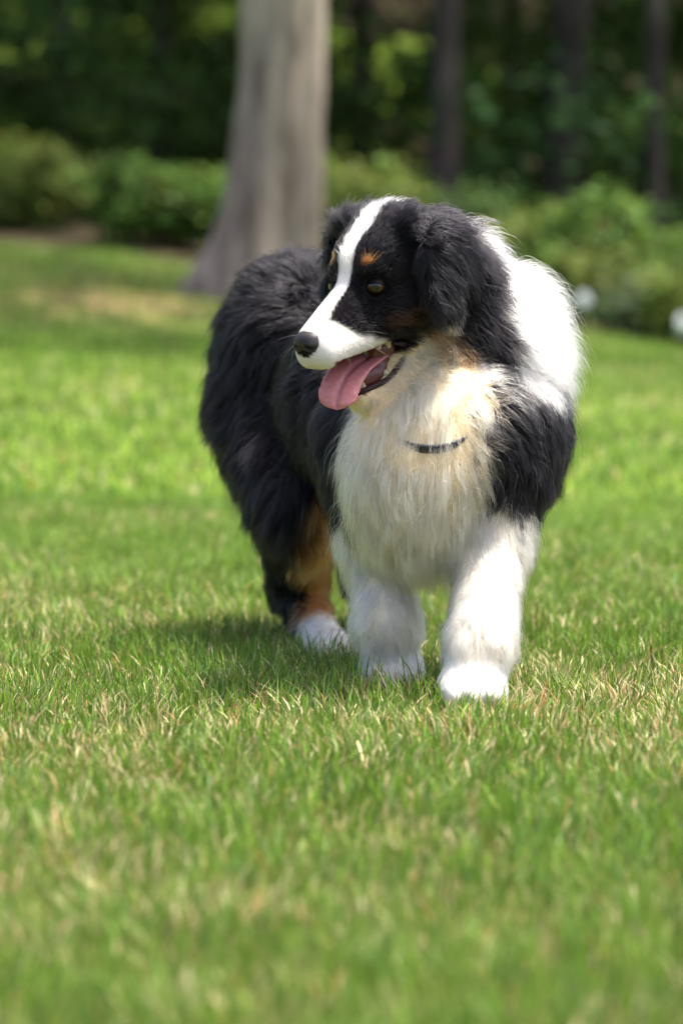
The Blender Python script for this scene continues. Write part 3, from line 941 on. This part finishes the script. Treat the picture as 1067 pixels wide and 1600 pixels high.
lip_mat = simple_mat('lip', (.018, .009, .009), .55, .3, noise=(120, (.04, .018, .017)))
for s_ in (1, -1):
    pth = [H(.092, s_ * .002, -.121), H(.082, s_ * .012, -.116), H(.062, s_ * .018, -.115), H(.042, s_ * .024, -.113), H(.020, s_ * .031, -.098), H(.006, s_ * .034, -.084), H(.014, s_ * .034, -.076), H(.030, s_ * .034, -.069)]
    mesh_obj('lip', tube_mesh('lip', np.array(pth) - DL, [.0025, .0035, .004, .0045, .005, .005, .0035, .002]), lip_mat, dog)

# tongue: a rolled, grooved strap
cl_ = np.array([(.010, 0, -.088), (.040, 0, -.087), (.070, 0, -.087), (.092, .001, -.092), (.108, .003, -.101), (.119, .004, -.112), (.126, .005, -.123)])
hwid = np.array([.019, .021, .023, .0245, .0255, .023, .006])
roll = np.array([R(5), R(10), R(20), R(32), R(40), R(44), R(44)])
tt = np.linspace(0, 6, 50)
ci = np.stack([np.interp(tt, range(7), cl_[:, a]) for a in range(3)], 1)
for _ in range(6): ci[1:-1] = .25 * ci[:-2] + .5 * ci[1:-1] + .25 * ci[2:]
wi = np.interp(tt, range(7), hwid)
endt = np.clip((6 - tt) / 1.6, 0, 1); wi = np.where(tt > 4.4, .0255 * np.sqrt(np.clip(1 - (1 - endt) ** 2, 0, 1)) + .0006, wi)
ri = np.interp(tt, range(7), roll)
dx = nrm(np.gradient(ci, axis=0))
wv = np.stack([0 * ri, np.cos(ri), -np.sin(ri)], 1)
wv = nrm(wv - dx * (wv * dx).sum(1, keepdims=True))
up_ = np.cross(dx, wv)
prof = np.linspace(-1, 1, 17)
top = .0050 * np.sqrt(np.clip(1 - prof ** 2, 0, 1)) - .0055 * np.exp(-(prof / .12) ** 2) + .0040 * prof ** 2
bot = -.0045 * np.sqrt(np.clip(1 - prof ** 2, 0, 1)) + .0040 * prof ** 2
ringp = np.concatenate([np.stack([prof, top], 1), np.stack([prof[::-1][1:-1], bot[::-1][1:-1]], 1)])
VT = ci[:, None] + (wi[:, None] * ringp[None, :, 0])[..., None] * wv[:, None] + (ringp[None, :, 1] * np.clip(wi / .02, .2, 1)[:, None])[..., None] * up_[:, None]
mT, sT = VT.shape[:2]
ii = np.arange(mT * sT).reshape(mT, sT)
FT = np.stack([ii[:-1], np.roll(ii[:-1], -1, 1), np.roll(ii[1:], -1, 1), ii[1:]], -1).reshape(-1, 4)
tongue_mat = simple_mat('tongue', (.52, .17, .18), .42, .5, noise=(220, (.60, .24, .24)), bump=(1400, .35, .0004), subsurf=.25, coat=.15)
mesh_obj('tongue', np_mesh('tongue', HO + VT.reshape(-1, 3) @ HM - DL, FT), tongue_mat, dog)

tooth_mat = simple_mat('tooth', (.55, .48, .33), .3, .5, subsurf=.1)
def tooth(base, direc, L, rr):
    base = np.array(base); direc = nrm(direc)
    pth = [H(*base) - DL, H(*(base + direc * L * .5)) - DL, H(*(base + direc * L)) - DL]
    mesh_obj('tooth', tube_mesh('tooth', pth, [rr, rr * .95, rr * .35], 8), tooth_mat, dog)
for s_ in (1, -1):
    for x_, y_, z_, L, rr in ((.026, .021, -.100, .008, .0050), (.040, .019, -.108, .007, .0046), (.075, .0095, -.115, .010, .0032)):
        tooth((x_, s_ * y_, z_), (.05, s_ * .1, 1), L, rr)
    for x_, y_, z_, L, rr in ((.026, .022, -.062, .015, .0058), (.041, .020, -.062, .011, .0048)):
        tooth((x_, s_ * y_, z_), (0, 0, -1), L, rr)

# eyes
def eye_mat():
    m, nt, b, out = new_mat('eye')
    tc = nt.nodes.new('ShaderNodeTexCoord')
    sp = nt.nodes.new('ShaderNodeSeparateXYZ'); nt.links.new(tc.outputs['Object'], sp.inputs[0])
    rp = nt.nodes.new('ShaderNodeValToRGB')
    mr = nt.nodes.new('ShaderNodeMapRange'); mr.inputs['From Min'].default_value = .0047; mr.inputs['From Max'].default_value = .0115
    nt.links.new(sp.outputs['Z'], mr.inputs['Value'])
    nt.links.new(mr.outputs[0], rp.inputs['Fac'])
    e = rp.color_ramp.elements
    e[0].position = 0; e[0].color = (.05, .03, .025, 1)
    e[1].position = .25; e[1].color = (.02, .01, .006, 1)
    for p_, c_ in ((.33, (.11, .040, .015, 1)), (.66, (.065, .022, .009, 1)), (.74, (.003, .002, .002, 1)), (1, (.003, .002, .002, 1))):
        k = e.new(p_); k.color = c_
    nt.links.new(rp.outputs['Color'], b.inputs['Base Color'])
    b.inputs['Roughness'].default_value = .25
    b.inputs['Coat Weight'].default_value = .55; b.inputs['Coat Roughness'].default_value = .02
    return m
em = eye_mat()
lid_mat = simple_mat('eyelid', (.006, .005, .005), .85, .05)
for e, s_ in zip(EYES, (1, -1)):
    gaze = nrm(HV(.78, s_ * .62, .06))
    a = np.linspace(0, np.pi, 22); bb = np.linspace(0, 2 * np.pi, 32, endpoint=False)
    V = np.stack([np.outer(np.sin(a), np.cos(bb)), np.outer(np.sin(a), np.sin(bb)), np.outer(np.cos(a), np.ones(32))], -1).reshape(-1, 3) * 0.0116
    ii = np.arange(22 * 32).reshape(22, 32)
    F = np.stack([ii[:-1], ii[1:], np.roll(ii[1:], -1, 1), np.roll(ii[:-1], -1, 1)], -1).reshape(-1, 4)
    eo = mesh_obj('eye', np_mesh('eye', V, F), em, dog)
    q = Vector(gaze).to_track_quat('Z', 'Y')
    eo.rotation_mode = 'QUATERNION'; eo.rotation_quaternion = q
    eo.location = tuple(e - HV(.0030, s_ * .0026, 0) - DL)
    # almond lids: upper and lower shells over the eyeball
    fx = nrm(np.cross(np.array([0, 0, 1.0]), gaze)); fz = np.cross(gaze, fx)
    ec = e - HV(.0030, s_ * .0026, 0) - DL
    uu, vv = np.meshgrid(np.linspace(-1, 1, 21), np.linspace(0, 1, 9))
    for sgn, E in ((1, R(27)), (-1, R(31))):
        az = uu * R(105)
        edge_ = sgn * E * np.clip(1 - (uu / .78) ** 2, -.15, 1)
        elv = edge_ + vv * (sgn * R(80) - edge_)
        rr = 0.0116 * (1.06 + .02 * np.sin(np.pi * np.clip(vv * 1.6, 0, 1))) - .0002
        p = (np.cos(elv) * np.cos(az))[..., None] * gaze + (np.cos(elv) * np.sin(az))[..., None] * fx + np.sin(elv)[..., None] * fz
        Vl = ec + p * rr[..., None]
        ii = np.arange(9 * 21).reshape(9, 21)
        Fl = np.stack([ii[:-1, :-1], ii[:-1, 1:], ii[1:, 1:], ii[1:, :-1]], -1).reshape(-1, 4)
        mesh_obj('eyelid', np_mesh('eyelid', Vl.reshape(-1, 3), Fl), lid_mat, eo).matrix_parent_inverse = eo.matrix_basis.inverted()

# collar around the neck
def field_at(P):
    q = np.clip((P - lo) / VX, 0, dims - 2)
    i = q.astype(int)
    return field[i[:, 0], i[:, 1], i[:, 2]]
cv_ = nrm(W(667, 690, 3.565) - COLLAR_C); cu_ = np.cross(COLLAR_N, cv_)
ts = np.arange(.02, .20, .001)
w_ = np.where(field_at(COLLAR_C + cv_ * ts[:, None]) > 0)[0]
r_front = ts[w_[0]] if len(w_) else .1
angs = np.linspace(0, 2 * np.pi, 72, endpoint=False)
dirs = np.outer(np.cos(angs), cv_) + np.outer(np.sin(angs), cu_)
el_a, el_b = r_front, .070
rads_ = 1 / np.sqrt((np.cos(angs) / el_a) ** 2 + (np.sin(angs) / el_b) ** 2)
sec = [(.007, -.007), (.009, -.005), (.009, .005), (.007, .007), (.003, .005), (.003, -.005)]
VC = np.stack([COLLAR_C + dirs * (rads_ + a)[:, None] + COLLAR_N * b for a, b in sec], 1)
ii = np.arange(72 * 6).reshape(72, 6)
r1 = np.roll(ii, -1, 0)
FC = np.stack([ii, np.roll(ii, -1, 1), np.roll(r1, -1, 1), r1], -1).reshape(-1, 4)
collar_mat = simple_mat('collar_webbing', (.035, .036, .040), .6, .4, bump=(700, .6, .001))
mesh_obj('collar', np_mesh('collar', VC.reshape(-1, 3) - DL, FC), collar_mat, dog)

# whiskers
rw = np.random.default_rng(12)
ws = []
for s_ in (1, -1):
    for i in range(7):
        b0 = H(.085 + .040 * rw.random(), s_ * .032, -.026 - .016 * rw.random())
        d0 = nrm(HV(-.5 + 1.2 * rw.random(), s_ * .9, .4 - .9 * rw.random()))
        L = .03 + .03 * rw.random()
        t = np.linspace(0, 1, K)[:, None]
        ws.append(b0 + d0 * L * t + t * t * L * .35 * (DN + HV(-.4, 0, 0)))
ws = np.array(ws)
wo = curves_obj('whiskers', ws, np.tile([.75, .75, .75], (len(ws), 1)), np.full(len(ws), .00016), fur_mat, dog, DL)
wo['kind'] = 'stuff'

# ------------------------------------------------------------------ lawn grass
def blades(n, ymin, ymax, side, hgt, wid, segs, r, rough=1.0):
    # even density over a widening strip
    Y = ymin + (ymax - ymin) * r.random(n * 2)
    half = side(Y)
    keep = r.random(n * 2) < half / half.max()
    Y = Y[keep][:n]
    X = (r.random(len(Y)) * 2 - 1) * side(Y)
    ok = Y < edge_y(X) - .05
    ok &= r.random(len(Y)) > dirt_mask(X, Y) * .85
    for c_, rx, ry in ((W(737, 1086, 3.54), .038, .050), (W(612, 1058, 3.69), .038, .050), (W(520, 1016, 3.97), .042, .046), (W(608, 985, 4.16), .045, .05)):
        ok &= np.hypot((X - c_[0]) / rx, (Y - c_[1]) / ry) > 1
    X, Y = X[ok], Y[ok]
    # tufts: neighbouring blades lean together
    P0 = np.stack([X, Y, 0 * X], 1)
    m = len(X)
    ang = vnoise(P0, 9) * 12.6 * rough + r.normal(size=m) * (1.1 + 2 * (1 - rough))
    lean = .05 + .50 * r.random(m) ** 2 + .18 * vnoise(P0 + 4, 14)
    hh = hgt * (.45 + .75 * r.random(m)) * (1 + .7 * rough * (vnoise(P0 + 8, 7) - .5))
    for c_ in (W(737, 1086, 3.54), W(612, 1058, 3.69), W(520, 1016, 3.97)):
        hh = hh * (1 + .45 * np.exp(-(((X - c_[0]) ** 2 + (Y - c_[1] + .05) ** 2) / .06 ** 2)))
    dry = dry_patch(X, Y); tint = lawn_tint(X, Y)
    isdry = r.random(m) < .07 + .48 * dry
    hh = np.where(isdry, hh * .85, hh); lean = np.where(isdry, lean + .25, lean)
    z0 = terrain(X, Y)
    base = np.stack([X, Y, z0 - .004], 1)
    ld = np.stack([np.cos(ang), np.sin(ang), 0 * ang], 1)
    yaw = r.random(m) * 6.283
    sd = np.stack([np.cos(yaw), np.sin(yaw), 0 * yaw], 1)
    w_ = wid * (.6 + .7 * r.random(m))
    V = []
    ts = np.linspace(0, 1, segs + 1)
    for t in ts[:-1]:
        c_ = base + np.array([0, 0, 1]) * (hh * t * (1 - .22 * lean * t))[:, None] + ld * (hh * lean * t * t)[:, None]
        ww = (w_ * (1 - .55 * t ** 1.5))[:, None] * .5
        V += [c_ - sd * ww, c_ + sd * ww]
    t = 1.0
    V.append(base + np.array([0, 0, 1]) * (hh * (1 - .22 * lean))[:, None] + ld * (hh * lean)[:, None])
    nv = len(V)
    V = np.stack(V, 1)
    o = np.arange(m)[:, None] * nv
    F = []
    for s in range(segs - 1):
        a = 2 * s
        F += [np.concatenate([o + a, o + a + 1, o + a + 3], 1), np.concatenate([o + a, o + a + 3, o + a + 2], 1)]
    a = 2 * (segs - 1)
    F.append(np.concatenate([o + a, o + a + 1, o + a + 2], 1))
    F = np.concatenate(F)
    g1 = np.array([.105, .210, .016]); g2 = np.array([.275, .405, .072]); gb = np.array([.12, .23, .06])
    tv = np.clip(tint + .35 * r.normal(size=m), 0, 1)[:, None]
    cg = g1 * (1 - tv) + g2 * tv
    bl = (r.random(m) < .2)[:, None]
    cg = np.where(bl, gb, cg)
    straw = np.array([.58, .50, .29]); orng = np.array([.42, .24, .09])
    mixo = (r.random(m) < .22)[:, None]
    cd_ = np.where(mixo, orng, straw) * (.75 + .5 * r.random((m, 1)))
    cb = np.where(isdry[:, None], cd_, cg) * np.exp(r.normal(size=(m, 1)) * .28)
    C = np.repeat(cb[:, None], nv, 1)
    C[:, :2] = C[:, :2] * .55 + np.array([.20, .19, .09]) * .45    # pale sheath at the base
    return V.reshape(-1, 3), F, C.reshape(-1, 3)
grass_mat = attr_mat('grass', .45, .35, translucent=.38)
rg_ = np.random.default_rng(21)
V1, F1, C1 = blades(240000, 1.2, 6.6, lambda y: .150 * y + .40, .038, .0022, 3, rg_)
V2, F2, C2 = blades(120000, 6.6, 16.5, lambda y: .15 * y + .7, .045, .0065, 2, rg_, .25)
gmesh = np_mesh('lawn_grass', np.concatenate([V1, V2]), np.concatenate([F1, F2 + len(V1)]), np.concatenate([C1, C2]), smooth=False)
grass = mesh_obj('lawn_grass', gmesh, grass_mat)
tag(grass, 'short mown green grass with straw-coloured dry blades', 'grass', kind='stuff')
print('body verts', len(BV), 'hairs', NH, 'grass tris', len(F1) + len(F2))
